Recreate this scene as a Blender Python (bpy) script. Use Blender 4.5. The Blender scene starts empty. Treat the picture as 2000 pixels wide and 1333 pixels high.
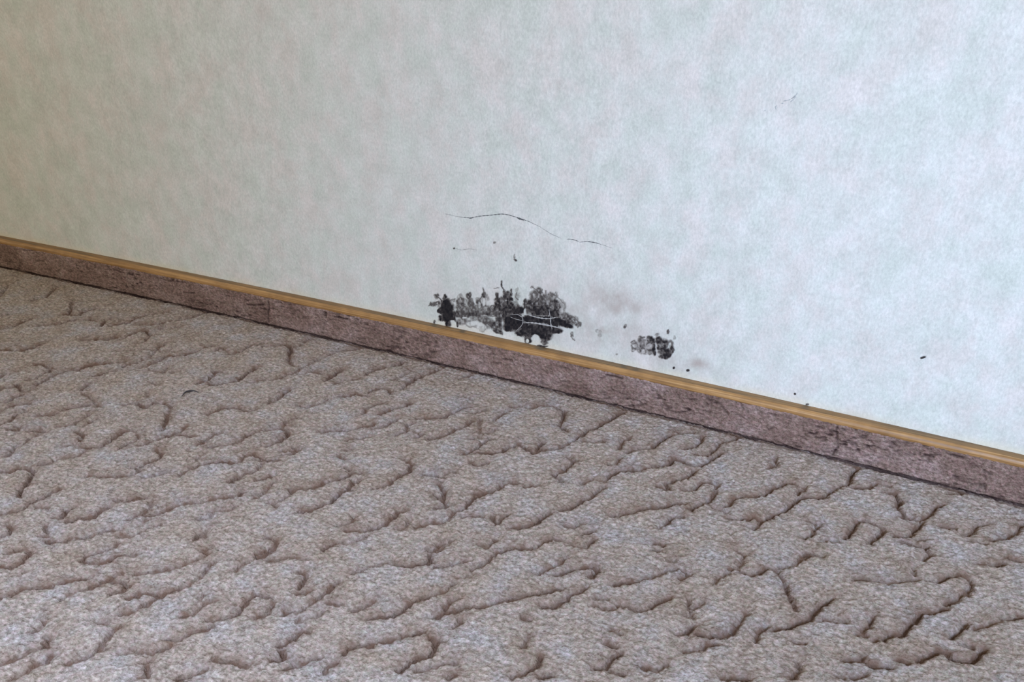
import bpy, math
import numpy as np
from mathutils import Matrix, Vector

S = bpy.context.scene
COL = S.collection

# ------------------------------------------------------------------ camera
YAW, PITCH, CAM_H, CAM_D, FOC = -0.4201, 0.49514, 0.59502, 0.91604, 1650.0
fw = np.array([math.sin(YAW)*math.cos(PITCH), math.cos(YAW)*math.cos(PITCH), -math.sin(PITCH)])
rt = np.cross(fw, [0, 0, 1.0]); rt /= np.linalg.norm(rt)
up = np.cross(rt, fw)
O = np.array([0.0, -CAM_D, CAM_H])
cam = bpy.data.cameras.new('camera'); cam.sensor_width = 36; cam.lens = 36*FOC/2000
cam.clip_start = 0.01
co = bpy.data.objects.new('camera', cam); COL.objects.link(co)
m = Matrix(((rt[0], up[0], -fw[0], O[0]), (rt[1], up[1], -fw[1], O[1]), (rt[2], up[2], -fw[2], O[2]), (0, 0, 0, 1)))
co.matrix_world = m
S.camera = co

# ------------------------------------------------------------------ world, window light, added fills, exposure
S.view_settings.view_transform = 'Standard'; S.view_settings.look = 'None'
S.view_settings.gamma = 1; S.view_settings.exposure = 0.0
w = bpy.data.worlds.new('room_ambience'); S.world = w; w.use_nodes = True
w.node_tree.nodes['Background'].inputs[0].default_value = (1.0, 0.92, 0.69, 1)
w.node_tree.nodes['Background'].inputs[1].default_value = 0.66

def area(name, loc, target, sx, sy, power, col, spread=180):
    l = bpy.data.lights.new(name, 'AREA'); l.shape = 'RECTANGLE'; l.size = sx; l.size_y = sy
    l.energy = power; l.color = col; l.spread = math.radians(spread)
    o = bpy.data.objects.new(name, l); COL.objects.link(o)
    o.location = loc
    o.rotation_euler = (Vector(target)-Vector(loc)).to_track_quat('-Z', 'Y').to_euler()
    return o
area('window_daylight', (1.3, -2.3, 2.0), (0.18, -0.05, 0.04), 0.6, 0.9, 4.0, (0.50, 0.71, 1.03), 34)
area('wall_cool_fill', (0.5, -3.0, 1.2), (-0.1, 0.0, 0.5), 0.6, 0.9, 4.0, (0.32, 0.40, 0.60), 40)  # added cool fill towards the wall, not a known window
area('floor_cool_fill', (0.0, -1.8, 2.4), (-0.60, -0.95, 0.0), 0.5, 0.5, 6.4, (0.52, 0.67, 0.92), 36)  # added overhead fill to brighten the near left floor, no real source

# ------------------------------------------------------------------ helpers
def vnoise(x, y, seed=0):
    """smooth value noise, about -1..1"""
    xi = np.floor(x).astype(np.int64); yi = np.floor(y).astype(np.int64)
    fx = x-xi; fy = y-yi
    fx = fx*fx*(3-2*fx); fy = fy*fy*(3-2*fy)
    def h(a, b):
        n = (a*374761393 + b*668265263 + seed*1442695041) & 0xffffffff
        n = ((n ^ (n >> 13))*1274126177) & 0xffffffff
        n = ((n ^ (n >> 16))*2246822519) & 0xffffffff
        return ((n ^ (n >> 15)) & 0xffff)/32767.5-1
    return ((h(xi, yi)*(1-fx)+h(xi+1, yi)*fx)*(1-fy)+(h(xi, yi+1)*(1-fx)+h(xi+1, yi+1)*fx)*fy)

def fbm(x, y, seed, octs=3):
    v = 0; a = 1; t = 0
    for k in range(octs):
        v = v+a*vnoise(x*2**k, y*2**k, seed+k*17); t += a; a *= .5
    return v/t

def grid_mesh(name, P, keep=None, uv=None, attrs={}):
    """P: (ny,nx,3) vertex positions -> mesh, optional mask of kept quads"""
    ny, nx = P.shape[:2]
    idx = np.arange(ny*nx).reshape(ny, nx)
    q = np.stack([idx[:-1, :-1], idx[:-1, 1:], idx[1:, 1:], idx[1:, :-1]], -1)
    q = q[keep] if keep is not None else q.reshape(-1, 4)
    V = P.reshape(-1, 3)
    if keep is not None:
        used = np.zeros(len(V), bool); used[q.ravel()] = True
        remap = np.cumsum(used)-1; q = remap[q]; V = V[used]
        attrs = {k: v.reshape(-1)[used] for k, v in attrs.items()}
    me = bpy.data.meshes.new(name)
    me.vertices.add(len(V)); me.vertices.foreach_set('co', V.astype(np.float32).ravel())
    me.loops.add(q.size); me.loops.foreach_set('vertex_index', q.astype(np.int32).ravel())
    me.polygons.add(len(q)); me.polygons.foreach_set('loop_start', (np.arange(len(q))*4).astype(np.int32))
    me.polygons.foreach_set('loop_total', np.full(len(q), 4, np.int32))
    me.polygons.foreach_set('use_smooth', np.ones(len(q), bool))
    me.update(calc_edges=True); me.validate()
    for k, v in attrs.items():
        a = me.attributes.new(k, 'FLOAT', 'POINT'); a.data.foreach_set('value', np.asarray(v, np.float32).ravel())
    return me

def link(name, me, mat=None, parent=None, label=None, cat=None, group=None, kind=None):
    o = bpy.data.objects.new(name, me); COL.objects.link(o)
    if mat: me.materials.append(mat)
    if parent: o.parent = parent
    for k, v in (('label', label), ('category', cat), ('group', group), ('kind', kind)):
        if v: o[k] = v
    return o

# the wall bows gently backwards in the middle (measured off the skirting line)
BOW, BX = -0.0218, -0.6
def wall_y(x):
    dx = np.clip(np.asarray(x, float)-BX, -1.6, 1.6)
    return BOW*dx*dx
T, H, HZ = 0.012, 0.055, 0.0081      # skirting thickness, height, height of its rounded edge

def ray(px, py):
    px = np.asarray(px, float); py = np.asarray(py, float)
    return fw*FOC+rt*(px[..., None]-1000)-up*(py[..., None]-666.5)
def on_floor(pts, z=0.0):
    a = np.asarray(pts, float); d = ray(a[..., 0], a[..., 1]); s = (z-O[2])/d[..., 2]
    return (O+s[..., None]*d)[..., :2]
def on_wall(pts, off=0.0):
    """measured point of the photograph -> (x, z) on the wall"""
    a = np.asarray(pts, float); d = ray(a[..., 0], a[..., 1]); s = -O[1]/d[..., 1]
    for _ in range(8):
        x = O[0]+s*d[..., 0]; s = (wall_y(x)-off-O[1])/d[..., 1]
    P = O+s[..., None]*d
    return P[..., [0, 2]]

# node helpers
def mat(name):
    m = bpy.data.materials.new(name); m.use_nodes = True
    nt = m.node_tree; return m, nt, nt.nodes['Principled BSDF']
def N(nt, t, **kw):
    n = nt.nodes.new(t)
    for k, v in kw.items():
        if k in ('ins',):
            for i, x in v.items(): n.inputs[i].default_value = x
        else: setattr(n, k, v)
    return n
def noise(nt, vec, scale, detail=2, rough=.5):
    n = N(nt, 'ShaderNodeTexNoise'); n.inputs['Scale'].default_value = scale
    n.inputs['Detail'].default_value = detail; n.inputs['Roughness'].default_value = rough
    nt.links.new(vec, n.inputs['Vector']); return n
def mapping(nt, sc, rot=(0, 0, 0)):
    tc = N(nt, 'ShaderNodeTexCoord'); mp = N(nt, 'ShaderNodeMapping')
    mp.inputs['Scale'].default_value = sc; mp.inputs['Rotation'].default_value = rot
    nt.links.new(tc.outputs['Object'], mp.inputs['Vector']); return mp.outputs[0]
def ramp(nt, fac, stops):
    r = N(nt, 'ShaderNodeValToRGB'); e = r.color_ramp.elements
    while len(e) < len(stops): e.new(.5)
    for k, (p, c) in enumerate(stops):
        e[k].position = p; e[k].color = (*c, 1) if len(c) == 3 else c
    nt.links.new(fac, r.inputs[0]); return r.outputs[0]
def mixc(nt, fac, a, b, mode='MIX'):
    x = N(nt, 'ShaderNodeMix', data_type='RGBA', blend_type=mode)
    for i, v in ((0, fac), (6, a), (7, b)):
        if hasattr(v, 'is_linked') or hasattr(v, 'links'): nt.links.new(v, x.inputs[i])
        else: x.inputs[i].default_value = v if i == 0 else (*v, 1)
    return x.outputs[2]
def attr(nt, name):
    return N(nt, 'ShaderNodeAttribute', attribute_name=name).outputs['Fac']
def bump(nt, h, strength, dist, nrm=None):
    b = N(nt, 'ShaderNodeBump'); b.inputs['Strength'].default_value = strength; b.inputs['Distance'].default_value = dist
    nt.links.new(h, b.inputs['Height'])
    if nrm: nt.links.new(nrm, b.inputs['Normal'])
    return b.outputs[0]

# ------------------------------------------------------------------ materials
def carpet_material(name, cols, groove, wide=1.0):
    m, nt, bs = mat(name)
    v = mapping(nt, (1, 1, 1))
    fib = noise(nt, mapping(nt, (.8, 1.0, 1)), 340, 3, .7)
    fib2 = noise(nt, v, 190, 2, .6)
    big = noise(nt, v, 26, 3, .6)
    base = ramp(nt, big.outputs['Fac'], [(.30, cols[0]), (.5, cols[1]), (.70, cols[2])])
    hue = ramp(nt, noise(nt, v, 300, 1).outputs['Color'], [(.3, (.90, .98, .92)), (.5, (1, 1, 1)), (.7, (1.06, .97, 1.02))])
    base = mixc(nt, 1.0, base, hue, 'MULTIPLY')
    g = ramp(nt, fib.outputs['Fac'], [(.28, (.50, .48, .46)), (.5, (1, 1, 1)), (.72, (1.55, 1.56, 1.60))])
    base = mixc(nt, 1.0, base, g, 'MULTIPLY')
    g2 = ramp(nt, fib2.outputs['Fac'], [(.3, (.80, .79, .77)), (.7, (1.20, 1.20, 1.23))])
    base = mixc(nt, 1.0, base, g2, 'MULTIPLY')
    ga = N(nt, 'ShaderNodeMath', operation='MULTIPLY', use_clamp=True); ga.inputs[1].default_value = wide
    nt.links.new(attr(nt, 'groove'), ga.inputs[0])
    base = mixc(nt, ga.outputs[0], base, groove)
    nt.links.new(base, bs.inputs['Base Color'])
    bs.inputs['Roughness'].default_value = 1.0
    bs.inputs['Specular IOR Level'].default_value = .1
    bs.inputs['Sheen Weight'].default_value = .0
    bs.inputs['Sheen Roughness'].default_value = .6
    nb = bump(nt, fib.outputs['Fac'], 1.0, .0020)
    nb = bump(nt, fib2.outputs['Fac'], .8, .0018, nb)
    nt.links.new(nb, bs.inputs['Normal'])
    return m
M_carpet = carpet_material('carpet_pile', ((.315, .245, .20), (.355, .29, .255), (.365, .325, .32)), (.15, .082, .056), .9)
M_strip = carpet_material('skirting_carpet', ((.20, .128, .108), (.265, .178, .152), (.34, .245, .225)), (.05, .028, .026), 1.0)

def wall_material():
    m, nt, bs = mat('fleece_wallpaper')
    v = mapping(nt, (1, 1, .75))
    vf = mapping(nt, (1.3, 1, .75))
    blot = noise(nt, v, 38, 5, .68)
    base = ramp(nt, blot.outputs['Fac'], [(.34, (.635, .635, .60)), (.5, (.695, .69, .66)), (.66, (.755, .745, .725))])
    hue = ramp(nt, noise(nt, v, 24, 4, .65).outputs['Fac'], [(.38, (.96, 1.0, .98)), (.5, (1, 1, 1)), (.62, (1.035, .98, .985))])
    base = mixc(nt, 1.0, base, hue, 'MULTIPLY')
    f = ramp(nt, noise(nt, vf, 330, 3, .75).outputs['Fac'], [(.3, (.86, .87, .87)), (.7, (1.12, 1.12, 1.12))])
    base = mixc(nt, 1.0, base, f, 'MULTIPLY')
    # soft grey-pink bloom soaked into the paper around the mould, yellowed edge along the skirting
    sm = N(nt, 'ShaderNodeMath', operation='MULTIPLY', use_clamp=True)
    r = ramp(nt, noise(nt, v, 60, 4, .65).outputs['Fac'], [(.35, (.45,)*3), (.65, (1.25,)*3)])
    nt.links.new(attr(nt, 'halo'), sm.inputs[0]); nt.links.new(r, sm.inputs[1])
    base = mixc(nt, sm.outputs[0], base, (.47, .40, .37))
    base = mixc(nt, attr(nt, 'yellow'), base, (.80, .70, .52))
    nt.links.new(base, bs.inputs['Base Color'])
    bs.inputs['Roughness'].default_value = .75
    bs.inputs['Specular IOR Level'].default_value = .25
    nb = bump(nt, noise(nt, vf, 420, 3, .7).outputs['Fac'], .35, .0006)
    nb = bump(nt, noise(nt, v, 45, 3, .6).outputs['Fac'], .25, .002, nb)
    nt.links.new(nb, bs.inputs['Normal'])
    return m
M_wall = wall_material()

def cap_material():
    m, nt, bs = mat('ochre_plastic_edge')
    v = mapping(nt, (1.2, 160, 160))
    base = ramp(nt, noise(nt, v, 3, 3, .6).outputs['Fac'], [(.3, (.22, .110, .038)), (.5, (.34, .175, .062)), (.72, (.52, .30, .125))])
    blot = ramp(nt, noise(nt, mapping(nt, (1, 1, 1)), 40, 3, .6).outputs['Fac'], [(.3, (.78, .76, .76)), (.6, (1.05, 1.05, 1.05))])
    base = mixc(nt, 1.0, base, blot, 'MULTIPLY')
    base = mixc(nt, attr(nt, 'dirt'), base, (.115, .078, .045))
    nt.links.new(base, bs.inputs['Base Color'])
    bs.inputs['Roughness'].default_value = .38
    bs.inputs['Specular IOR Level'].default_value = .5
    nt.links.new(bump(nt, noise(nt, v, 5, 2).outputs['Fac'], .2, .0004), bs.inputs['Normal'])
    return m
M_cap = cap_material()

def mould_material():
    m, nt, bs = mat('black_mould')
    v = mapping(nt, (1, 1, 1))
    d = attr(nt, 'dens')
    c = ramp(nt, d, [(0, (.27, .24, .22)), (.45, (.15, .130, .122)), (.78, (.035, .029, .030)), (1, (.010, .009, .012))])
    nt.links.new(c, bs.inputs['Base Color'])
    bs.inputs['Roughness'].default_value = .9; bs.inputs['Specular IOR Level'].default_value = .2
    a = ramp(nt, d, [(0, (0, 0, 0)), (.28, (.42,)*3), (.55, (.88,)*3), (.8, (1, 1, 1))])
    nt.links.new(a, bs.inputs['Alpha'])
    nt.links.new(bump(nt, noise(nt, v, 700, 2).outputs['Fac'], .6, .0006), bs.inputs['Normal'])
    return m
M_mould = mould_material()
def flat(name, col, rough=.8, alpha=1):
    m, nt, bs = mat(name); bs.inputs['Base Color'].default_value = (*col, 1)
    v = mapping(nt, (1, 1, 1))
    c = ramp(nt, noise(nt, v, 300, 2).outputs['Fac'], [(.3, tuple(x*.75 for x in col)), (.7, tuple(min(1, x*1.2) for x in col))])
    nt.links.new(c, bs.inputs['Base Color']); bs.inputs['Roughness'].default_value = rough
    return m
M_crack = flat('crack_dark', (.10, .105, .11))
M_scuff = flat('scuff_grey', (.42, .44, .45))
M_tear = flat('torn_paper', (.40, .385, .385))
M_thread = flat('dark_thread', (.035, .03, .035))

# ------------------------------------------------------------------ carpet groove network (traced zigzags of the sculpted pile)
TILES = {
(0, 500): """.7 0,570 100,560 170,520 270,487 290,487|1 0,740 60,740 170,742 260,720 330,690|.6 240,357 360,322 400,280 450,240|.4 0,320 60,240
.5 540,460 560,370|.8 500,470 620,465 660,440 730,422|.6 290,555 380,540 460,538 540,510 600,505|.6 630,505 700,500 740,510|.6 790,545 820,510 880,490
.9 860,550 930,540 1010,520 1080,490 1150,465 1250,448 1310,440|.7 1060,545 1210,540 1270,520 1400,500 1500,480 1600,445 1700,440|.6 1250,575 1320,570 1400,560
1 640,655 700,655 820,660 880,640 910,632|.9 930,650 1010,620 1070,595 1130,590 1180,625|.4 1180,625 1130,670 1060,690|.5 660,635 700,625
.5 920,745 970,740 1070,740 1150,730 1210,740 1290,690|.4 1170,800 1210,750 1250,700|.8 1280,785 1370,785 1450,772 1500,760 1580,725 1670,705
.4 1690,745 1740,720 1800,775|.7 1800,775 1870,755 1950,710 2000,700|.8 260,860 330,845 390,885 390,910|.9 0,950 60,920 110,905|.6 200,975 270,960 340,920
1 290,1005 400,940 470,915 520,900 590,895 660,870 770,850 800,850 880,838 980,828|.7 970,870 1060,840 1130,810 1170,790|.7 730,945 800,925 850,905 900,900|.5 640,1050 690,1000 740,985
.7 1100,880 1180,850 1240,825 1300,790|.6 1170,905 1270,915 1300,880|.6 1340,910 1420,895|.7 1550,1000 1620,975 1660,940 1680,900 1730,915
1 1630,1005 1700,1010 1780,995 1850,980 1910,940 1960,900 2000,880|.6 1960,990 2000,985|.7 0,1050 50,1030 100,1025 130,1010 170,1060|.5 170,1060 230,1055 300,1000 340,985
.9 0,1150 60,1140 110,1110 170,1085|.8 0,1220 60,1190 130,1165 220,1160|.7 0,1320 80,1290 140,1240 200,1215|.8 300,1248 380,1245 440,1235|.9 500,1210 560,1190 640,1175 710,1165
.5 640,1080 700,1100 770,1180|.8 980,1170 1060,1150 1130,1185 1210,1155 1270,1155 1335,1170 1330,1205 1300,1250 1280,1310|.4 1140,1100 1160,1060|.5 1170,990 1220,1010|.4 0,470 60,455|.4 100,160 150,150""",
(0, 750): """.7 230,370 300,360 360,380|.5 120,330 150,340 130,360 60,355|.5 120,490 190,460 230,420 300,400|.6 450,340 570,320 620,290 700,240|.7 660,330 720,295
.8 510,490 560,475 620,450 650,400 600,370|1 620,500 700,500 780,490 840,460 880,430 920,400 970,378 1040,372|.7 940,520 990,470 1080,430 1070,395
.9 1050,490 1130,480 1230,430 1300,415 1380,380 1450,340|.8 1270,360 1290,310 1310,250|.7 1620,240 1730,200 1850,190 1930,215 2000,200|.6 1380,405 1450,400 1510,415|.8 1560,480 1600,440 1660,400 1720,385
.9 1620,500 1700,490 1800,475 1880,440 1940,400 2000,375|.5 40,575 70,560 110,500|.6 320,640 400,620 480,585 560,575 620,560 660,530|.9 0,690 80,695 130,670 200,670 260,690 230,740 200,800 150,830 150,890
.7 0,1030 60,1010 120,1000 200,960 260,920 330,900 400,850 460,830|.9 690,720 780,725 860,725 940,725 1010,720 1070,700 1090,670 1030,655|.8 1100,640 1170,610 1230,580 1260,545 1220,520
.6 1120,740 1200,720 1310,695|.9 1400,720 1480,670 1530,640 1650,620 1740,605 1800,620|.6 1530,590 1570,560|.7 1800,625 1880,600 1910,560 1980,550|1 1800,770 1830,750 1900,710 1960,690 2000,680
.8 900,920 970,925 1050,900 1140,885|.5 780,1000 860,960|.8 490,1030 520,990 580,960|.5 420,1050 490,1050|.8 520,1080 620,1055 720,1050 780,1000|.8 990,1065 1060,1035 1110,1010 1190,950 1160,930
1 1100,1030 1200,1030 1290,1000 1370,965 1450,935 1560,925 1650,910 1760,895 1870,875 1900,850|.6 1640,1000 1720,990 1800,985 1840,960|.6 1550,1060 1640,1050 1660,1010|.5 280,970 370,965 380,990
.6 50,1100 100,1130 60,1180 0,1190|.5 310,1190 370,1190 350,1100|1 360,1230 420,1240 490,1235 520,1215 640,1210 680,1195 760,1175 810,1150 870,1135 940,1135|.6 930,1180 1000,1190
.5 1090,1110 1160,1060|.6 1020,1200 1090,1160 1150,1130 1240,1100|.6 1530,1220 1560,1170 1600,1190 1600,1150""",
(500, 560): """.7 0,460 60,440|.8 60,470 150,465 210,450 260,460 275,500 250,560 265,600 300,622|.5 260,480 340,460 400,420 430,400|.9 0,740 80,730 170,720 250,690 310,670 360,630 420,605
.9 650,500 720,492 800,488|.5 430,595 480,570 560,540 650,500|.6 340,690 440,670 510,680|.8 540,740 600,700 640,670 680,655|.8 630,760 680,735 800,725
.8 860,690 900,660 960,640 1060,620 1120,605 1150,590|.5 1150,620 1220,660|.6 1080,730 1140,700 1180,680|.9 1140,800 1200,750 1260,715 1330,690 1400,660 1440,640 1500,625|.5 1600,720 1680,690
.8 130,900 190,860 270,805|.5 100,920 130,880|.9 640,860 720,860 790,845 860,860|.8 880,830 950,800 1010,795 1060,835|.7 330,925 400,950 500,910 570,875|.5 0,1130 100,1120 200,1100 240,1060 330,1020
.9 840,990 850,960 920,930 1000,915|.9 960,1000 1040,970 1100,945 1170,935 1210,910|.9 1260,1030 1370,1030 1460,1020 1540,990 1620,945 1680,940|.4 1600,860 1690,880
1 500,1140 590,1130 700,1125 790,1100 880,1095 920,1070|.7 920,1110 1010,1090 1070,1055 1110,1030|.7 1100,1160 1170,1130 1190,1080 1230,1070|.8 720,1200 780,1185 870,1175
.6 1240,1180 1300,1160 1250,1140|.9 1350,1190 1420,1180 1500,1155 1570,1110 1640,1090 1690,1050|.5 1750,1030 1740,1100 1760,1150 1830,1130 1870,1110|.5 1700,990 1800,965|.5 1850,1050 1920,1000 1980,970
.9 80,1245 130,1230 190,1200 240,1170 250,1130 200,1110|.7 200,1280 300,1280 340,1270|.6 0,1320 60,1340""",
(500, 750): """.7 210,555 270,550 330,520 290,500|.6 0,590 70,600 160,600|.5 0,680 50,620|.8 0,760 60,740 140,720|.6 0,890 60,860 110,800 160,760|1 270,835 380,830 470,810 560,770 640,750 720,720 760,690 820,700
.7 720,810 760,770 820,750|.5 160,930 200,900 280,850|.4 150,960 110,930|.9 360,1000 430,990 500,960 580,930 620,890 680,840 740,830|.8 630,1110 700,1100 760,1070 760,1040|.8 710,1150 830,1150
1 860,1145 930,1130 1000,1100 1060,1050 1110,1000 1150,1000|.6 1100,1130 1160,1130 1200,1070|.5 640,570 700,590|.4 700,520 740,520|.6 700,655 740,670|.9 940,820 1030,790 1080,750 1150,710 1200,680 1210,620 1160,600
.7 1300,715 1380,715 1460,735|.8 1430,790 1470,840 1460,900 1410,880|.8 1460,900 1490,960 1400,975|.9 1240,1120 1320,1100 1440,1090 1510,1060 1530,1020 1600,990 1640,970 1700,900 1760,870
.8 1620,550 1680,530 1760,470 1830,430|1 1720,545 1850,545 1920,535 1960,500 2000,490|.4 1690,380 1740,370|.5 1680,430 1760,420|.8 1700,860 1800,860 1880,830 1940,785 2000,780|.5 1680,620 1740,640 1800,620
.5 1480,710 1560,690|.7 1630,1040 1770,1040|.8 1850,1050 1880,1100 1910,1070 1970,1020|.7 520,1300 560,1280 650,1240 730,1250 860,1190|.6 1350,1300 1420,1310 1520,1220|.8 0,1330 60,1310 140,1270|.5 80,1200 160,1230
.5 1740,1250 1810,1280 1870,1220""",
(1000, 680): """.9 0,470 40,462 80,450|.8 130,470 240,450 330,455 410,490 400,560 370,600 430,660|.8 0,780 50,750 130,800 170,825 240,740|1 180,820 270,790 370,785 430,750 480,720 540,690 600,640 700,600 790,540 880,495
.6 560,730 720,730|.7 840,790 860,740 920,700|.9 900,820 980,800 1080,785 1120,760 1170,720 1220,690 1260,680|.9 1310,665 1420,655|.8 1360,795 1430,770 1480,720 1490,690
.7 1440,830 1530,840 1600,780 1640,740 1720,720 1810,690|.8 1470,925 1560,870 1640,830|1 770,1000 840,970 920,960 1000,950 1100,935 1220,910 1280,865 1330,880 1400,915 1470,925
.9 330,990 400,970 450,920 500,875 430,850|.6 380,1045 330,990|.6 760,910 810,910 850,860|.8 550,1060 640,1025|.5 640,1025 720,1045 780,1000|.7 0,1045 60,1065|.5 100,1090 200,1075
.8 1130,1080 1230,1110 1200,1060 1300,1030 1380,1000 1430,960|.8 1340,1110 1420,1100 1480,1060 1540,1050 1610,1060 1590,1130 1530,1210 1450,1230 1390,1260
1 780,1320 860,1300 930,1285 1030,1270 1150,1250 1240,1230 1340,1215|.9 380,1275 440,1260 510,1225 560,1190 640,1150 720,1080|.7 250,1320 290,1290|.9 1680,1240 1730,1190 1800,1165 1880,1165 1960,1145 2000,1130|.6 1580,1250 1640,1255 1680,1290""",
(1500, 780): """.9 0,940 60,905 150,860 200,810 260,770 350,775 420,775 500,720 560,680 640,650 650,600 700,540|.7 0,720 60,690 160,655|.6 160,655 300,690 230,740|.7 20,545 70,510 60,460
.8 630,680 730,695 810,690 850,660 950,680|1 950,740 1000,740 1040,800 1010,840 1050,880 1080,930 1140,920|.9 1060,930 1180,950 1230,930 1280,890 1320,850 1380,820|.9 1000,1070 1100,1070 1160,1020 1210,970
.7 1430,740 1550,740|.9 610,1090 660,1040 690,960 740,945 820,965 910,1010 890,1050 830,1100 800,1130|.9 290,1100 350,1050 400,990 330,960|.7 390,1120 470,1105 540,1115|.9 1060,1120 1130,1140 1230,1165 1260,1160
.5 1240,1090 1180,1110|.8 1350,1000 1460,1010|.9 1540,1060 1600,1050 1640,990 1700,975|.5 1580,1110 1690,1130|.8 1750,1110 1860,1095 1940,1050 2000,980|1 1640,1285 1740,1305 1860,1295|.9 1880,1250 1970,1270
.6 1250,1180 1280,1220 1200,1260|.6 240,1270 310,1200 430,1230""",
(0, 1000): """.6 60,320 160,300|.8 0,435 90,440 170,400 240,330 210,310|.4 120,500 190,470|.7 0,670 60,660 140,630|.9 130,620 280,600 370,585 460,560 540,545 640,530 710,510|.9 790,545 860,535 920,490 950,480
.7 640,390 700,400 820,400|.8 640,380 660,350 740,330 830,300 880,280 930,240|.8 860,390 900,360 970,340 1050,345|.7 480,690 540,650 620,620 700,600 760,575|1 900,550 960,560 1000,590 950,630 880,640
.9 1010,680 1060,670 1080,640 1180,640 1250,665|.8 950,810 1030,790 1120,740 1180,700 1250,665 1340,630 1430,590 1480,570|.9 1060,490 1160,475 1270,465|.8 1270,465 1400,430 1480,395 1560,360 1620,340 1590,310 1640,280
.5 1480,560 1560,520 1640,420 1700,380|.5 1830,470 1880,420 1950,380|.8 1440,820 1510,800 1570,740 1640,710 1700,680|.4 1560,690 1590,650|1 1620,850 1740,840 1850,800 1890,740 1940,690 2000,650
.6 1310,1000 1400,1000 1470,960 1600,930 1660,890|.8 270,935 320,900 350,860|.7 340,1030 390,990 350,970|.9 0,1190 50,1180 170,1130 260,1090 350,1070 350,1020|.8 100,1310 200,1270 270,1200 350,1180 400,1130
.6 520,1200 700,1130 780,1080 830,1075|.6 770,1075 830,1010 900,930 940,900|.5 940,1110 1050,1080|.9 1100,1085 1180,1105 1260,1080 1330,1050|.5 1090,1190 1180,1160|.8 1090,1310 1150,1280 1140,1210
.9 1390,1310 1440,1300 1530,1270 1600,1230|.6 1680,1160 1840,1190|.7 1860,1195 1940,1205|.5 780,880 850,870""",
(500, 1000): """.8 0,355 60,340 140,290 160,230|.6 90,380 150,385 260,350 400,370|.8 340,470 380,500 370,560 340,600|1 330,645 400,635|.9 230,800 330,780 400,740 470,690 540,640 600,590 660,540|.7 0,660 100,670
.7 0,830 80,800 130,720|.5 560,720 660,740|.5 340,860 460,830 520,790|.7 760,780 830,760 920,700|.9 880,840 960,830 1060,820 1150,780 1200,720 1260,700|.8 760,480 820,465 880,425 960,420
.8 960,410 1080,405 1180,430 1300,420 1370,400 1360,340|.5 1380,310 1470,230|.7 1400,440 1460,430 1640,385|.8 1690,460 1740,430 1830,370 1900,310 2000,280|.5 1570,520 1690,490|.8 1290,680 1400,650 1490,620 1540,560
.7 1400,830 1470,780 1520,700 1580,680|.9 1470,790 1560,790 1640,740 1790,740 1900,700 2000,680|.7 1550,910 1600,850|1 1380,1010 1430,1010|.9 1120,1250 1180,1190 1250,1160 1360,1120 1410,1040 1380,1000
1 690,1110 750,1070 830,1050 890,1050|.6 890,1040 960,1020 1060,1020 1080,1000|.7 1140,980 1220,960 1300,940|.8 190,1040 260,1020 350,950 400,940|1 130,1160 210,1155 200,1080|.9 230,1230 300,1200|.7 340,1190 470,1140 510,1140
.7 540,1260 560,1220 620,1190|.6 1250,1250 1370,1220 1490,1190 1560,1190|.7 1500,1300 1560,1280""",
(1000, 1000): """.9 0,130 50,125 170,110 220,70 290,20|.9 60,290 150,290 230,240 330,215 400,220 490,270|.6 490,270 560,280 640,220|.8 420,120 490,125 560,90|.6 540,180 640,150|.8 210,490 260,450 330,430 440,350
.9 340,500 430,480 500,450 640,430 670,460 620,520|.9 0,690 80,670 200,640 260,635 370,610|.9 240,750 330,745 400,700 450,660 530,630 580,590|1 800,570 900,560 1000,540 1100,510 1180,470 1220,450 1280,450
.7 1320,530 1390,490 1340,460|.9 820,730 900,750 980,785 1060,765 1150,710 1240,675|.6 640,740 780,770 830,740|.5 650,680 740,680|.6 1340,800 1410,830 1380,690|.5 1420,750 1500,720|.5 1220,390 1270,380
.8 1120,250 1180,265|.8 1150,130 1210,100 1240,50 1330,40|.5 1110,300 1150,310|1 1700,60 1780,60 1900,50 1970,75 1890,130|1 1700,450 1760,450|.6 1760,450 1800,390 1820,340 1750,300
.8 1790,470 1870,495 1940,480 1990,440|.6 1590,560 1620,510 1700,480|.9 1310,960 1360,960 1430,890|.9 1450,965 1540,985 1640,970 1720,950 1770,870 1840,790|.7 1910,1020 1930,940 2000,900
.8 1350,1100 1450,1090 1540,1050 1600,1035|.5 780,930 850,960|.7 740,1040 800,1060|.8 0,1300 100,1270 190,1220 230,1130|.9 660,1230 730,1220 770,1160 850,1110|.6 90,1060 140,960|.6 90,840 130,850
.7 1030,1220 1130,1245 1200,1200|.6 780,1260 870,1275|.9 1650,1310 1840,1310|.8 220,1300 310,1280""",
(1500, 1000): """.9 0,440 80,460 110,520 150,600 170,680 220,770|.6 100,440 200,420 270,380 330,340|1 690,530 760,520 830,540|.6 830,540 950,560 1070,545 1190,520|.7 1150,490 1140,440|.7 1260,545 1330,555 1430,510 1490,500
.6 1490,490 1560,515 1600,570 1560,650|.8 1250,800 1320,790 1400,760|.7 1400,730 1480,690 1550,650|.9 60,930 160,910 250,870 310,850 370,790 430,740 510,680|.8 450,850 560,865 620,860|.8 690,950 770,965 720,910 790,900 830,830
.9 840,1000 900,1000 960,965 1060,960 1100,900 1160,850 1200,800 1260,800|.9 1430,990 1490,940 1560,880|.8 1840,830 1900,830 2000,820|.5 1620,920 1730,890 1840,840|.7 1540,1050 1610,1055
.9 1190,1170 1290,1110 1340,1090 1390,1100 1450,1150 1500,1170 1600,1175 1650,1110 1700,1080|.9 780,1200 850,1215 950,1210|.7 1020,1160 1100,1180|.7 600,1160 740,1165 760,1130|.6 210,1030 290,1030|.8 190,1310 250,1230 240,1190
.7 540,1300 590,1305|.6 660,1310 770,1280""",
}
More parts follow.
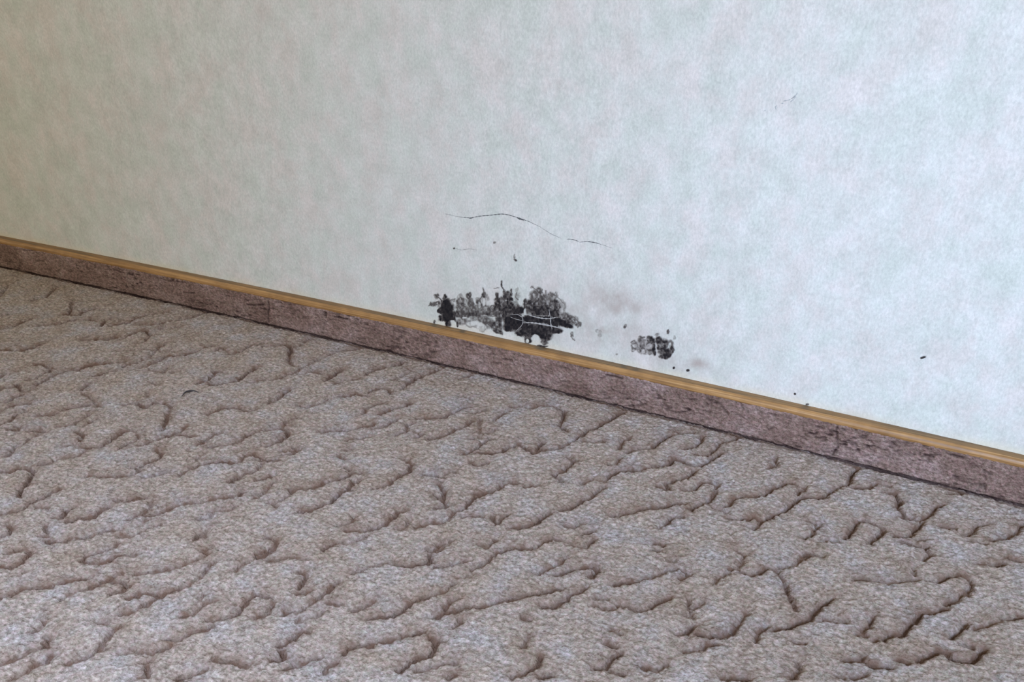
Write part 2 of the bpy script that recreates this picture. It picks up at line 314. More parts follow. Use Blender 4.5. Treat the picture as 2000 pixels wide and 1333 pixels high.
strokes = []
for (ox, oy), txt in TILES.items():
    for s in txt.replace('\n', '|').split('|'):
        t = s.split(); wgt = float(t[0])
        p = np.array([[float(c) for c in q.split(',')] for q in t[1:]])/4+[ox, oy]
        strokes.append((wgt, on_floor(p, 0.0)))

def in_view(P):
    q = np.c_[P, np.zeros(len(P))]-O; z = q@fw
    u = 1000+FOC*(q@rt)/z; v = 666.5-FOC*(q@up)/z
    return (z > 0) & (u > -30) & (u < 2030) & (v > 480) & (v < 1360)
# the woven pattern repeats beyond the part that was measured
extra = []
for dx, dy in ((1.15, .12), (-1.15, -.12), (.95, -.22), (.1, -.55), (-.6, -.5), (.8, -.75), (1.9, -.1), (-.2, -1.05), (.7, -1.2)):
    for wgt, P in strokes:
        Q = P+[dx, dy]
        if Q[:, 1].max() < -.02 and not in_view(Q).any(): extra.append((wgt, Q))
strokes_all = strokes+extra

# ------------------------------------------------------------------ floor (sculpted wall-to-wall carpet)
def axis(segs):
    out = []
    for a, b, st in segs: out.append(np.arange(a, b-1e-9, st))
    return np.concatenate(out+[np.array([segs[-1][1]])])
gx = axis([(-3.0, -1.55, .01), (-1.55, .30, .00125), (.30, 2.2, .006)])
gy = axis([(-2.6, -.70, .008), (-.70, .02, .00105)])
X, Y = np.meshgrid(gx, gy)
WX = X+.0020*fbm(X/.006, Y/.006, 5, 3)+.0009*vnoise(X/.0019, Y/.0019, 25)
WY = Y+.0020*fbm(X/.006+40, Y/.006, 9, 3)+.0009*vnoise(X/.0019, Y/.0019, 29)
G = np.zeros_like(X, dtype=np.float32); D = np.zeros_like(X, dtype=np.float32)
vdir = np.array([math.sin(YAW), math.cos(YAW)])
PADW = .03
for wgt, P in strokes_all:
    wgt = .30+.70*wgt
    for a, b in zip(P[:-1], P[1:]):
        x0, x1 = min(a[0], b[0])-PADW, max(a[0], b[0])+PADW
        y0, y1 = min(a[1], b[1])-PADW, max(a[1], b[1])+PADW
        i0, i1 = np.searchsorted(gx, (x0, x1)); j0, j1 = np.searchsorted(gy, (y0, y1))
        if i1 <= i0 or j1 <= j0: continue
        px = WX[j0:j1, i0:i1]; py = WY[j0:j1, i0:i1]
        ab = b-a; L = ab@ab+1e-12
        t = np.clip(((px-a[0])*ab[0]+(py-a[1])*ab[1])/L, 0, 1)
        ex = px-(a[0]+t*ab[0]); ey = py-(a[1]+t*ab[1])
        d = np.sqrt(ex*ex+ey*ey)+1e-9
        c = (ex*vdir[0]+ey*vdir[1])/d
        wd = .0021+.0007*c                       # far flank leans over more gently
        g = wgt*np.exp(-(d/wd)**2)
        sl = wgt*np.exp(-(d/(.0075+.0045*c))**2)
        G[j0:j1, i0:i1] = np.maximum(G[j0:j1, i0:i1], g)
        D[j0:j1, i0:i1] = np.maximum(D[j0:j1, i0:i1], sl)
brk = np.clip(.85+.5*fbm(X/.022, Y/.022, 31, 2), .25, 1.15)
und = fbm(X/.05, Y/.035, 3, 2)
lump = fbm(X/.010, Y/.0065, 77, 3)
# faint secondary creases
ang = math.radians(18); XR = (X*math.cos(ang)+Y*math.sin(ang))/.05; YR = (-X*math.sin(ang)+Y*math.cos(ang))/.020
rid = np.abs(fbm(XR, YR, 201, 3)); crease = np.clip(1-rid/.05, 0, 1)*np.clip(.5+1.2*fbm(X/.09, Y/.09, 88, 2), 0, 1)
Z = (-.0072*G*brk-.0014*D+.0010*und+(.0006+.0018*D)*lump-.0012*crease
     + .00085*vnoise(X/.0036, Y/.0028, 12)+.00055*vnoise(X/.0018, Y/.0016, 13))
grv = np.clip(.9*G*brk+.58*D*(.45+.5*brk+.8*lump)+.35*crease+.10*np.clip(lump, 0, 1), 0, 1)
# pile is pressed down where the skirting stands on it
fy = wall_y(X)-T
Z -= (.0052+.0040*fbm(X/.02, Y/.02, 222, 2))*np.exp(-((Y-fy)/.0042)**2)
grv = np.clip(grv+.95*np.exp(-((Y-fy+.001)/.0048)**2), 0, 1)      # contact shadow painted into the tint along the skirting foot
Z += .0010
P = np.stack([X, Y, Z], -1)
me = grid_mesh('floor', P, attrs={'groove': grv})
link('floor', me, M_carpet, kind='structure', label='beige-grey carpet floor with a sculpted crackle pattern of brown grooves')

# ------------------------------------------------------------------ wall
wx = axis([(-3.0, -.62, .02), (-.62, .0, .003), (.0, 2.2, .02)])
wz = axis([(-.01, .05, .01), (.05, .25, .003), (.25, 2.4, .02)])
XX, ZZ = np.meshgrid(wx, wz)
def to_px(x, y, z):
    q = np.stack([x, y, z], -1)-O; zz = q@fw
    return 1000+FOC*(q@rt)/zz, 666.5-FOC*(q@up)/zz
def blob_field(U, V, blobs):
    f = np.zeros_like(U)
    for cx, cz, rx, rz, a, k in blobs:
        e = np.exp(-(((U-cx)/rx)**2+((V-cz)/rz)**2)**1.2)*k
        f = np.maximum(f, e)
    return f
# soft bloom around the growth, centres measured on the photograph and carried to the wall
halo_src = [(985, 615, 190, 60, 0, .16), (1180, 640, 190, 75, 0, .14), (1330, 720, 90, 26, 0, .16), (1130, 620, 85, 55, 0, .24), (1190, 590, 50, 30, 0, .42), (1080, 560, 50, 22, 0, .16), (1235, 600, 30, 20, 0, .28), (1245, 655, 95, 55, 0, .24), (1300, 700, 60, 25, 0, .22),
            (1360, 712, 26, 16, 0, .38), (1160, 650, 60, 30, 0, .22), (1050, 640, 80, 40, 0, .25), (920, 600, 70, 30, 0, .18),
            (1690, 822, 45, 8, 0, .30), (1180, 645, 14, 10, 0, .5), (700, 640, 1, 1, 0, 0), (505, 40, 18, 26, 0, .22)]
PXM = .00067
halo = np.zeros_like(XX)
for cx, cy, rx, ry, _, k in halo_src:
    c = on_wall(np.array([cx, cy]))
    halo = np.maximum(halo, k*np.exp(-(((XX-c[0])/(rx*PXM))**2+((ZZ-c[1])/(ry*PXM*1.08))**2)**1.1))
halo *= 1.75*(1+.5*fbm(XX/.02, ZZ/.02, 4, 3))
yel = .55*np.exp(-((ZZ-H)/.007)**2)*(.6+.6*fbm(XX/.03, ZZ/.03, 6, 2))
P = np.stack([XX, wall_y(XX), ZZ], -1)
P = P[:, ::1]
me = grid_mesh('wall_back', P, attrs={'halo': np.clip(halo, 0, 1), 'yellow': np.clip(yel, 0, 1)})
wall = link('wall_back', me, M_wall, kind='structure', label='off-white mottled wallpapered wall stained by mould above the skirting')
sol = wall.modifiers.new('thickness', 'SOLIDIFY'); sol.thickness = .08; sol.offset = -1

# ------------------------------------------------------------------ skirting
def sweep(name, prof, xs, attrs=None, close=False):
    """prof: list of (out from wall, z); swept along the bowed wall"""
    pr = np.array(prof); yy = wall_y(xs)
    P = np.stack([np.broadcast_to(xs[None], (len(pr), len(xs))), yy[None]-pr[:, :1], np.broadcast_to(pr[:, 1:2], (len(pr), len(xs)))], -1)
    return P
xs = np.arange(-3.0, 2.2, .004)
prof = [(-.002, H-.0002), (.0012, H+.0001), (.0062, H-.0009), (.0066, H-.0016), (.0074, H-.0014)]
for k in range(9):
    a = k/8*math.pi/2; prof.append((.0078+(T+.0002-.0078)*math.sin(a), H-HZ+.0002+(HZ-.0018)*math.cos(a)))
prof += [(T+.0002, H-HZ-.0012), (T-.0030, H-HZ-.002), (T-.0030, .006), (T-.006, .004), (T-.006, -.004), (-.002, -.004), (-.002, H-.0002)]
P = sweep('cap', prof, xs).copy()
dirt = np.zeros(P.shape[:2])
dirt[:3] = .78; dirt[3] = .9
dirt *= np.clip(.8+.5*fbm(P[..., 0]/.05, P[..., 1]*300, 8, 2), .2, 1)
# bits of crumbled dirt lying on the ledge below the big patch
for (u, v, r) in ((1058, 678, 8), (1220, 716, 4), (850, 628, 5), (905, 636, 4), (1242, 722, 4), (1575, 790, 3)):
    c = on_wall(np.array([u, v], float))
    dirt += np.exp(-((P[..., 0]-c[0])/(r*PXM))**2)*(np.arange(P.shape[0])[:, None] < 3)
P[..., 2] += .00012*fbm(P[..., 0]/.006, P[..., 1]*400, 15, 2)
me = grid_mesh('baseboard_back', P[::-1], attrs={'dirt': np.clip(dirt[::-1], 0, 1)})
base = link('baseboard_back', me, M_cap, kind='structure', label='low skirting board with an ochre top edge and a carpet strip let into its face')

# carpet strip on its face: real relief, nicks traced from the photograph
sx = axis([(-3.0, -1.55, .01), (-1.55, .30, .0011), (.30, 2.2, .006)])
sz = np.arange(-.0080, H-HZ+.0006, .0011)
SX, SZ = np.meshgrid(sx, sz)
nicks = []
def nick(w, *pts): nicks.append((w, np.array(pts, float)))
def tile(ox, oy, txt):
    for s in txt.replace('\n', '|').split('|'):
        t = s.split(); p = np.array([[float(c) for c in q.split(',')] for q in t[1:]])/4+[ox, oy]
        nicks.append((float(t[0]), p))
tile(0, 430, """.6 180,235 230,240 260,235|.7 890,385 940,408 965,408|.5 540,400 570,402|1 1490,572 1520,572|.6 1560,510 1580,525|.6 1440,570 1490,570|.7 1765,590 1790,595|.6 1910,625 1940,628|.9 1930,660 2000,668
.4 1100,480 1110,540|.5 1020,500 1060,530|.6 1030,528 1055,528|.4 290,320 350,322|.4 150,360 180,340|.5 1380,480 1450,492|.4 450,400 470,420""")
tile(500, 560, """.7 95,120 105,170 95,220 100,280|.5 0,150 60,145|.4 130,225 220,235|1 615,235 650,238 665,245|1 675,250 710,255|.4 560,260 600,262|.5 800,400 850,410|.6 790,430 870,455|.4 1040,380 1070,400
.6 1300,430 1330,440 1350,460|.5 1400,470 1430,470|.5 1490,400 1530,410|.5 1650,470 1690,480|.6 1820,530 1870,530|.7 1930,570 2000,575|.5 1870,600 1910,600""")
tile(1000, 680, """.5 100,175 150,175|.6 0,90 20,130|.5 220,205 250,240|.5 370,150 440,160|.7 530,150 600,158|.5 400,262 440,270|.9 740,215 800,225 860,240|.5 680,235 730,225|.5 860,270 880,310 860,360|.6 870,390 930,400 1000,420 1020,450
.5 780,320 840,350|.6 1240,292 1290,298|.6 1550,430 1620,430 1680,500|.5 1650,480 1690,520|.5 1790,440 1810,480|.4 1000,250 1040,290|.4 1510,370 1560,385|.5 1760,520 1800,540""")
tile(1500, 780, """.6 0,110 80,130|.5 140,140 180,150|.6 0,235 40,220|.9 330,270 370,280 380,255|.7 540,220 540,300 545,370 500,440|.9 560,352 610,355|.6 540,195 580,190|.5 690,370 720,420|.5 240,280 300,320|.5 600,370 650,385
.8 1215,362 1245,362|.9 1410,428 1450,435 1520,462|.6 1260,435 1340,438|.5 1450,430 1480,440|.7 1450,600 1500,605|.5 1560,625 1610,630|.7 1690,560 1740,590|.5 1690,560 1700,620|.6 1690,660 1700,730|.4 900,330 920,340|.5 760,480 800,500|.5 1590,500 1640,520""")
SG = np.zeros_like(SX)
SXw = SX+.0012*fbm(SX/.006, SZ/.006, 3, 2); SZw = SZ+.0010*fbm(SX/.006, SZ/.006, 7, 2)
for wgt, p in nicks:
    q = on_wall(p, T)
    for a, b in zip(q[:-1], q[1:]):
        i0, i1 = np.searchsorted(sx, (min(a[0], b[0])-.01, max(a[0], b[0])+.01))
        px = SXw[:, i0:i1]; pz = SZw[:, i0:i1]; ab = b-a
        t = np.clip(((px-a[0])*ab[0]+(pz-a[1])*ab[1])/(ab@ab+1e-12), 0, 1)
        d2 = (px-a[0]-t*ab[0])**2+(pz-a[1]-t*ab[1])**2
        SG[:, i0:i1] = np.maximum(SG[:, i0:i1], wgt*np.exp(-d2/.0013**2))
tex = np.clip(fbm(SX/.05, SZ/.03, 51, 2)+.15, 0, 1)         # rougher stretches of the strip
fine = np.clip(-.10-fbm(SX/.008, SZ/.0028, 61, 3), 0, 1)*(tex+.12)*2.8
grv = np.clip(SG+fine*.8, 0, 1)
relief = .0012+.0004*fbm(SX/.004, SZ/.002, 70, 2)-.0016*SG-.0012*fine+.0003*vnoise(SX/.0022, SZ/.0018, 71)
foot = np.clip((.0012+.0008*fbm(SX/.01, SZ*0, 93, 2)-SZ)/.0022, 0, 1)     # lower edge is tucked under, its gap shade painted in as dark tint
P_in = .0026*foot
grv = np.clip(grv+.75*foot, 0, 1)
edge = np.clip(np.minimum(SZ+.0100, H-HZ+.0008-SZ)/.003, 0, 1)
relief = relief*edge**.5
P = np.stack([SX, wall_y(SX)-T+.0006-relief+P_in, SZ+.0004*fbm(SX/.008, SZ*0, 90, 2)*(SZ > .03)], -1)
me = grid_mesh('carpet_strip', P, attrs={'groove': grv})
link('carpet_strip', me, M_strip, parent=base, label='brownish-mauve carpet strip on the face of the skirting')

# ------------------------------------------------------------------ mould growths
def mould(name, box, blobs, lines, holes, label, seed, thr=.10, group=None, rag=1.0, cat='mould'):
    """box in photo px bounds; fields evaluated on a 0.45 mm lattice lying on the wall"""
    c = on_wall(np.array([[box[0], box[1]], [box[2], box[1]], [box[2], box[3]], [box[0], box[3]]], float))
    x0, x1 = c[:, 0].min(), c[:, 0].max(); z0, z1 = max(c[:, 1].min(), H+.0004), c[:, 1].max()
    st = .00042
    XX, ZZ = np.meshgrid(np.arange(x0, x1, st), np.arange(z0, z1, st))
    U, V = to_px(XX, wall_y(XX), ZZ)
    U0, V0 = U, V
    U = U+rag*(3.0*fbm(U/9, V/9, seed, 3)); V = V+rag*(3.0*fbm(U/9, V/9, seed+5, 3))
    f = np.zeros_like(U)
    for b in blobs:
        cx, cy, rx, ry, k = b[:5]; an = math.radians(b[5]) if len(b) > 5 else 0
        dx, dy = U-cx, V-cy
        dx, dy = dx*math.cos(an)+dy*math.sin(an), -dx*math.sin(an)+dy*math.cos(an)
        r = np.sqrt((dx/rx)**2+(dy/ry)**2)
        f = np.maximum(f, k*np.clip((1.32-r)/.5, 0, 1)**1.2)
    n = fbm(U0/3.2, V0/4.2, seed+9, 3)
    f = f*np.clip(.90+1.05*n*(1-.8*np.clip(f, 0, 1)**3), 0, 1.4)
    for L in lines:
        k, wd = L[0], L[1]; p = L[2:]
        for a, b in zip(p[:-1], p[1:]):
            a = np.array(a, float); b = np.array(b, float); ab = b-a
            t = np.clip(((U-a[0])*ab[0]+(V-a[1])*ab[1])/(ab@ab+1e-9), 0, 1)
            d2 = (U-a[0]-t*ab[0])**2+(V-a[1]-t*ab[1])**2
            f = np.maximum(f, k*np.exp(-d2/wd**2))
    for cx, cy, rx, ry, k in holes:
        r = np.sqrt(((U-cx)/rx)**2+((V-cy)/ry)**2)
        f = f*(1-k*np.clip((1.3-r)/.4, 0, 1))
    f = np.clip(f, 0, 1)
    # keep everything above the ledge
    P = np.stack([XX, wall_y(XX)-.0003-.0009*f*(.8+.4*n), ZZ], -1)
    fq = np.maximum.reduce([f[:-1, :-1], f[1:, :-1], f[:-1, 1:], f[1:, 1:]])
    me = grid_mesh(name, P, keep=fq > thr, attrs={'dens': f})
    return link(name, me, M_mould, label=label, cat=cat, group=group)

def Z5(ox, oy, s, pts):          # zoomed crop coords -> photo px
    return [(ox+x/s, oy+y/s) for x, y in pts]
A = lambda *p: Z5(800, 520, 5, p)
def B(x, y, rx, ry, k, an=0): return (800+x/5, 520+y/5, rx/5, ry/5, k, an)
big_blobs = [
 # left black clump
 B(365, 400, 62, 75, 1.0), B(345, 305, 25, 30, .8), B(380, 490, 60, 55, 1.0), B(300, 430, 28, 32, .9), B(320, 510, 38, 30, .85), B(385, 560, 28, 30, .85), B(260, 300, 26, 28, .35), B(235, 370, 35, 20, .45),
 B(285, 375, 20, 30, .5), B(270, 290, 18, 22, .5), B(430, 490, 28, 60, .9), B(460, 560, 10, 30, .7), B(240, 535, 12, 16, .5), B(435, 330, 22, 20, .3),
 # smeared grey stretch
 B(510, 400, 60, 60, .55), B(520, 350, 55, 30, .35), B(580, 290, 24, 38, .62), B(600, 360, 30, 45, .5), B(670, 340, 26, 30, .5), B(725, 275, 20, 30, .55), B(700, 410, 60, 50, .5), B(650, 460, 90, 32, .55), B(790, 440, 70, 50, .6),
 B(740, 330, 40, 50, .3), B(620, 420, 60, 50, .5), B(540, 470, 60, 40, .5), B(860, 350, 28, 48, .7), B(855, 285, 16, 24, .6), B(860, 430, 60, 60, .68), B(900, 330, 35, 35, .55), B(690, 520, 80, 36, .42), B(770, 560, 60, 50, .45), B(520, 540, 60, 40, .42), B(620, 560, 70, 40, .32), B(720, 610, 50, 30, .3), B(480, 440, 30, 60, .6), B(500, 350, 40, 50, .5),
 B(850, 590, 55, 50, .6), B(880, 520, 40, 40, .55), B(870, 640, 40, 22, .6), B(500, 300, 30, 30, .2),
 # big centre
 B(960, 290, 40, 45, .72), B(990, 325, 28, 22, .95), B(930, 250, 14, 22, .55), B(990, 240, 12, 22, .45), B(950, 370, 50, 40, .8), B(900, 180, 10, 18, .7), B(1000, 430, 110, 60, .86), B(1070, 430, 50, 36, .98),
 B(950, 480, 45, 60, .86), B(1020, 540, 90, 85, 1.0), B(970, 590, 50, 45, .97), B(1100, 560, 60, 50, .95), B(1070, 620, 50, 30, .8), B(1160, 530, 50, 40, .97),
 B(1250, 620, 150, 55, .93), B(1130, 650, 90, 40, .9), B(1240, 520, 180, 40, .97), B(1330, 660, 70, 55, .88), B(1330, 700, 50, 40, .8), B(1160, 700, 38, 50, .88), B(1320, 740, 35, 30, .7), B(1300, 785, 45, 10, .9),
 # upper right brush
 B(1220, 300, 50, 60, .45), B(1260, 250, 35, 40, .5), B(1180, 370, 60, 50, .62), B(1290, 330, 70, 60, .55), B(1250, 430, 110, 50, .86), B(1310, 410, 50, 40, .85), B(1380, 300, 70, 50, .38), B(1420, 380, 60, 60, .62), B(1350, 440, 60, 40, .85),
 B(1420, 460, 50, 50, .9), B(1490, 400, 40, 70, .3), B(1500, 480, 60, 40, .55), B(1480, 540, 80, 28, 1.0, 14), B(1540, 580, 55, 26, 1.0, 20), B(1570, 520, 50, 40, .6), B(1450, 630, 45, 28, .95, 15), B(1620, 510, 30, 26, .4), B(1650, 570, 22, 28, .42), B(1610, 560, 30, 24, .5),
 B(1580, 670, 20, 22, .4), B(1130, 340, 14, 24, .7), B(1040, 370, 30, 30, .5), B(1420, 550, 80, 36, .96), B(1600, 710, 20, 12, .25), B(1860, 660, 20, 45, .16), B(1830, 630, 18, 18, .2), B(1050, 300, 25, 40, .2), B(1060, 240, 20, 30, .15), B(1200, 205, 16, 14, .25), B(1440, 270, 14, 24, .25),
 B(1390, 620, 60, 40, .92), B(1400, 580, 70, 36, .94)]
big_lines = [
 (.7, 1.6, *A((250, 280), (290, 320), (320, 340))), (.6, 1.3, *A((200, 385), (250, 360), (300, 350))), (.5, 1.2, *A((210, 350), (260, 380))), (.5, 1.2, *A((400, 340), (450, 320))),
 (.6, 1.6, *A((560, 280), (590, 350), (640, 420), (660, 470))), (.55, 1.3, *A((715, 210), (725, 260), (700, 300), (690, 370), (720, 430))), (.5, 1.3, *A((640, 430), (700, 400), (760, 420), (800, 380), (900, 370))),
 (.6, 1.4, *A((845, 260), (850, 330), (880, 380))), (.65, 1.4, *A((900, 150), (902, 190), (925, 240), (945, 300))), (.6, 1.2, *A((985, 230), (1000, 270), (975, 300))), (.5, 1.2, *A((1060, 330), (1040, 300), (1050, 260))),
 (.8, 1.5, *A((1130, 330), (1130, 390), (1110, 430))), (.6, 1.6, *A((1240, 230), (1250, 300), (1200, 350), (1150, 360))), (.5, 1.3, *A((1300, 230), (1280, 280), (1300, 330), (1280, 390))), (.5, 1.2, *A((1200, 200), (1240, 250), (1300, 260))),
 (.45, 1.2, *A((1330, 240), (1340, 300), (1400, 350))), (.4, 1.2, *A((1430, 250), (1450, 300), (1510, 360))), (.5, 1.3, *A((1560, 480), (1620, 500), (1660, 560), (1640, 600))), (.45, 1.0, *A((600, 500), (740, 495), (900, 490))),
 (.6, 1.4, *A((760, 560), (800, 600), (850, 620), (900, 660))), (.5, 1.2, *A((740, 570), (760, 610))), (.5, 1.1, *A((1565, 660), (1580, 700), (1620, 730))), (.35, 1.0, *A((820, 215), (870, 215))), (.35, 1.0, *A((470, 560), (560, 580), (640, 600), (740, 640)))]
big_holes = [(800+x/5, 520+y/5, rx/5, ry/5, k) for x, y, rx, ry, k in [
 (725, 350, 14, 38, 1), (680, 380, 12, 26, .7), (425, 555, 20, 22, 1), (970, 670, 34, 32, .85), (1020, 690, 24, 22, .7), (1230, 705, 42, 34, 1), (1235, 755, 30, 20, 1), (1150, 725, 13, 20, 1), (1130, 440, 12, 26, .75), (700, 600, 40, 30, .7),
 (620, 560, 60, 22, .7), (780, 640, 40, 20, .6), (545, 503, 20, 8, 1), (1480, 440, 26, 26, .5), (770, 350, 16, 30, .6), (640, 340, 14, 22, .5), (650, 560, 40, 24, .5), (800, 300, 26, 40, .6), (1085, 715, 20, 15, .8), (740, 420, 14, 20, .45), (930, 645, 18, 15, .6)]]
bigm = mould('mould_patch', (830, 535, 1185, 705), big_blobs, big_lines, big_holes,
             'largest black mould patch, spreading along the wall just above the skirting', 3)

# pale curled paper fibres crossing the big patch
def tube(name, polys, mt, parent=None, lift=.001, taper=True, **kw):
    """thin flattened strand lying on the wall; polys = [(radius_m, [(px,py)..])]"""
    V, F = [], []
    for rad, pts in polys:
        p = np.array(pts, float)
        # resample smoothly
        seg = np.r_[0, np.cumsum(np.hypot(*np.diff(p, axis=0).T))]; n = max(6, int(seg[-1]/2.0))
        s = np.linspace(0, seg[-1], n); q = np.c_[np.interp(s, seg, p[:, 0]), np.interp(s, seg, p[:, 1])]
        for _ in range(2): q[1:-1] = (q[:-2]+2*q[1:-1]+q[2:])/4
        w2 = on_wall(q); yy = wall_y(w2[:, 0])-lift
        tg = np.gradient(w2, axis=0); tg /= np.linalg.norm(tg, axis=1)[:, None]+1e-9
        nm = np.c_[-tg[:, 1], tg[:, 0]]
        b0 = len(V)
        for i in range(n):
            r = rad*(max(.25, math.sin(math.pi*min(1, max(0, (i+.5)/n)))**.5) if taper else 1)*(1+.35*math.sin(i*1.7+rad*9e4))
            for k in range(6):
                a = k/6*2*math.pi
                V.append((w2[i, 0]+nm[i, 0]*r*math.cos(a), yy[i]-r*.6*math.sin(a), w2[i, 1]+nm[i, 1]*r*math.cos(a)))
        for i in range(n-1):
            for k in range(6):
                a, b = b0+i*6+k, b0+i*6+(k+1) % 6
                F.append((a, b, b+6, a+6))
        F.append(tuple(b0+k for k in range(6))[::-1]); F.append(tuple(b0+(n-1)*6+k for k in range(6)))
    me = bpy.data.meshes.new(name); me.from_pydata(V, [], F); me.update()
    for f in me.polygons: f.use_smooth = True
    return link(name, me, mt, parent=parent, **kw)
tube('scratch', [(.00125, A((1110, 550), (1200, 550), (1300, 565), (1400, 585), (1500, 610)))], M_tear, bigm, lift=.0014, label='pale upper scratch line of torn paper across the black mould')
tube('scratch', [(.00100, A((1150, 470), (1220, 490), (1300, 508), (1380, 512), (1440, 495)))], M_tear, bigm, lift=.0014)
tube('scratch', [(.0008, A((1385, 495), (1378, 530), (1385, 575), (1395, 610)))], M_tear, bigm, lift=.0014)
tube('scratch', [(.0005, A((980, 475), (1060, 468), (1110, 500), (1110, 560), (1080, 600), (1030, 640)))], M_tear, bigm, lift=.0014)
tube('scratch', [(.0004, A((980, 490), (1040, 515), (1110, 530), (1160, 550)))], M_tear, bigm, lift=.0014)
tube('scratch', [(.0005, A((1365, 420), (1372, 470), (1380, 500)))], M_tear, bigm, lift=.0014)

C5 = lambda *p: Z5(1100, 520, 5, p)
def Cb(x, y, rx, ry, k, an=0): return (1100+x/5, 520+y/5, rx/5, ry/5, k, an)
mould('mould_patch', (1220, 640, 1335, 712),
      [Cb(700, 780, 36, 45, .40), Cb(690, 745, 25, 20, .4), Cb(770, 800, 50, 50, .5), Cb(760, 720, 30, 32, .5), Cb(850, 720, 34, 40, .8), Cb(885, 730, 26, 26, .75), Cb(890, 810, 24, 55, .9), Cb(840, 790, 50, 40, .5), Cb(790, 760, 60, 40, .42),
       Cb(940, 730, 34, 36, .85), Cb(980, 760, 45, 50, .72), Cb(950, 800, 36, 50, .7), Cb(985, 830, 60, 36, .8), Cb(1030, 850, 30, 40, .92), Cb(990, 880, 50, 26, .85), Cb(1060, 810, 26, 40, .7), Cb(1050, 760, 30, 34, .45), Cb(1025, 640, 9, 24, .5),
       Cb(920, 670, 24, 20, .3), Cb(820, 840, 50, 24, .35), Cb(680, 820, 24, 16, .45), Cb(1090, 700, 12, 22, .2)],
      [(.6, 1.3, *C5((740, 745), (770, 700), (800, 700))), (.6, 1.2, *C5((840, 680), (860, 720))), (.5, 1.2, *C5((670, 740), (700, 730), (720, 760))), (.5, 1.1, *C5((665, 770), (690, 800), (730, 810))), (.5, 1.1, *C5((1010, 750), (1060, 740), (1080, 780)))],
      [(1282, 684.5, 1.6, 16, .85), (1270, 676, 6, 5, .6), (1240, 675, 4, 3.5, .6), (1257, 685, 3, 4, .5), (1308, 674, 3.5, 3.5, .6), (1264, 662, 3, 3, .4)],
      'small grey and black mould patch right of the largest one, split by a pale line', 41, rag=.8)

# small separate specks, each a little raised crust
specks = [
 (1221, 637, 2.6, 5, .5, 'dark fleck of mould between the two black patches', 30),
 (1316, 718, 2.2, 2.2, .85, 'left of the two round black mould dots below the small patch', 0),
 (1344, 724, 3.0, 2.2, .95, 'right of the two round black mould dots below the small patch', 0),
 (1553, 770, 2.2, 2.0, .75, 'tiny dark dot just above the skirting, right of centre', 0),
 (1803, 698, 5.0, 2.0, .75, 'tiny dark dash far right on the wall', -8),
 (1204, 692, 2.2, 2.2, .4, 'faint grey dot near the skirting between the patches', 0),
 (966, 474, 3.2, 1.8, .5, 'tiny grey mark under the long crack', -15),
 (1005, 501, 2.2, 4.0, .38, 'faint scribbly grey mark between the long crack and the largest patch', 10),
 (1007, 508, 3.4, 1.7, .52, 'small grey dash between the long crack and the largest patch', 20),
 (888, 485, 2.0, 1.8, .7, 'tiny dark dot at the left end of the faint lower crack', 0),
 (1577, 790, 3.0, 1.8, .55, 'dark crumb above the skirting edge, right of centre', 0),
 (1304, 648, 1.8, 4.0, .45, 'short upright grey fleck above the small mould patch', 0),
]
for i, (u, v, rx, ry, k, lab, an) in enumerate(specks):
    mould('mould_speck', (u-10, v-9, u+10, v+9), [(u, v, rx, ry, k, an)], [], [], lab, 100+i*7, thr=.12, rag=.45, group='small mould specks on the wall', cat='mould speck')

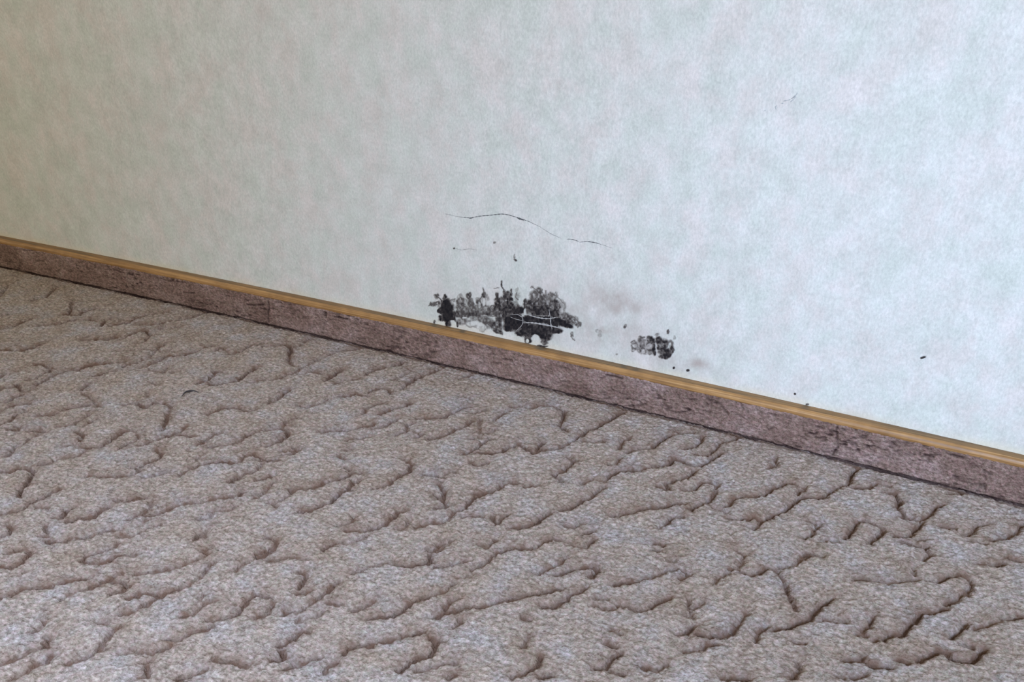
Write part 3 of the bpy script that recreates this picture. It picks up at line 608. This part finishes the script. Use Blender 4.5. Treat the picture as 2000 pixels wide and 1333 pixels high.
# ------------------------------------------------------------------ cracks and scuffs in the wallpaper
C3 = lambda *p: Z5(820, 380, 5, p)
ck = tube('wall_crack', [(.00045, C3((335, 210), (420, 225), (500, 230), (580, 212), (700, 202), (800, 190), (870, 200), (960, 228), (1060, 262), (1180, 318))),
                    (.0002, C3((240, 188), (335, 208))), (.00020, C3((1170, 315), (1280, 385), (1380, 430))),
                    (.0011, C3((950, 228), (985, 240), (1015, 250))), (.0006, C3((480, 232), (515, 230)))], M_crack, lift=.0001,
          label='long thin arched dark crack in the wallpaper above the largest mould patch', cat='crack')
tube('wall_crack', [(.0004, C3((1435, 437), (1470, 435), (1530, 450), (1560, 466))), (.00025, C3((1560, 466), (1610, 462))), (.00048, C3((1600, 460), (1660, 462), (1720, 472), (1770, 488))), (.00016, C3((1770, 488), (1880, 525)))],
     M_crack, lift=.0001, label='short two-part wavy crack just right of the long arched one', cat='crack')
tube('wall_crack', [(.00020, C3((345, 525), (400, 545), (490, 530), (560, 545)))], M_crack, lift=.00005,
     label='very faint short crack below the long one, beginning in a dot', cat='crack')
E15 = lambda *p: Z5(1450, 150, 13.333, p)
tube('scuff_mark', [(.0007, E15((1440, 410), (1400, 470), (1340, 540), (1270, 570))), (.0005, E15((1390, 530), (1330, 590), (1230, 670))), (.0005, E15((1250, 590), (1150, 620), (1050, 640))), (.0006, E15((1080, 680), (1010, 700))),
                    (.0006, E15((900, 740), (850, 800), (880, 860))), (.0004, E15((620, 870), (550, 895)))], M_scuff, lift=-.0001,
     label='faint grey scuff high on the right part of the wall', cat='scuff')

# ------------------------------------------------------------------ dark thread lying on the carpet
th = on_floor([(355, 776), (360, 771), (366, 767), (374, 764), (381, 763.5), (388, 767)], .002)
V, F = [], []
n = 24
tt = np.linspace(0, len(th)-1, n); c = np.c_[np.interp(tt, range(len(th)), th[:, 0]), np.interp(tt, range(len(th)), th[:, 1])]
for _ in range(3): c[1:-1] = (c[:-2]+2*c[1:-1]+c[2:])/4
for i in range(n):
    tg = c[min(i+1, n-1)]-c[max(i-1, 0)]; tg /= np.linalg.norm(tg); nm = np.array([-tg[1], tg[0]])
    r = .0011*max(.3, math.sin(math.pi*(i+.5)/n)**.6)
    for k in range(6):
        a = k/6*2*math.pi
        V.append((c[i, 0]+nm[0]*r*math.cos(a), c[i, 1]+nm[1]*r*math.cos(a), .0028+.0012*math.sin(i*.25)+r*math.sin(a)))
for i in range(n-1):
    for k in range(6):
        a, b = i*6+k, i*6+(k+1) % 6; F.append((a, b, b+6, a+6))
F += [tuple(range(6))[::-1], tuple((n-1)*6+k for k in range(6))]
me = bpy.data.meshes.new('thread'); me.from_pydata(V, [], F); me.update()
link('thread', me, M_thread, label='short curved dark thread lying on the carpet at the left', cat='thread')
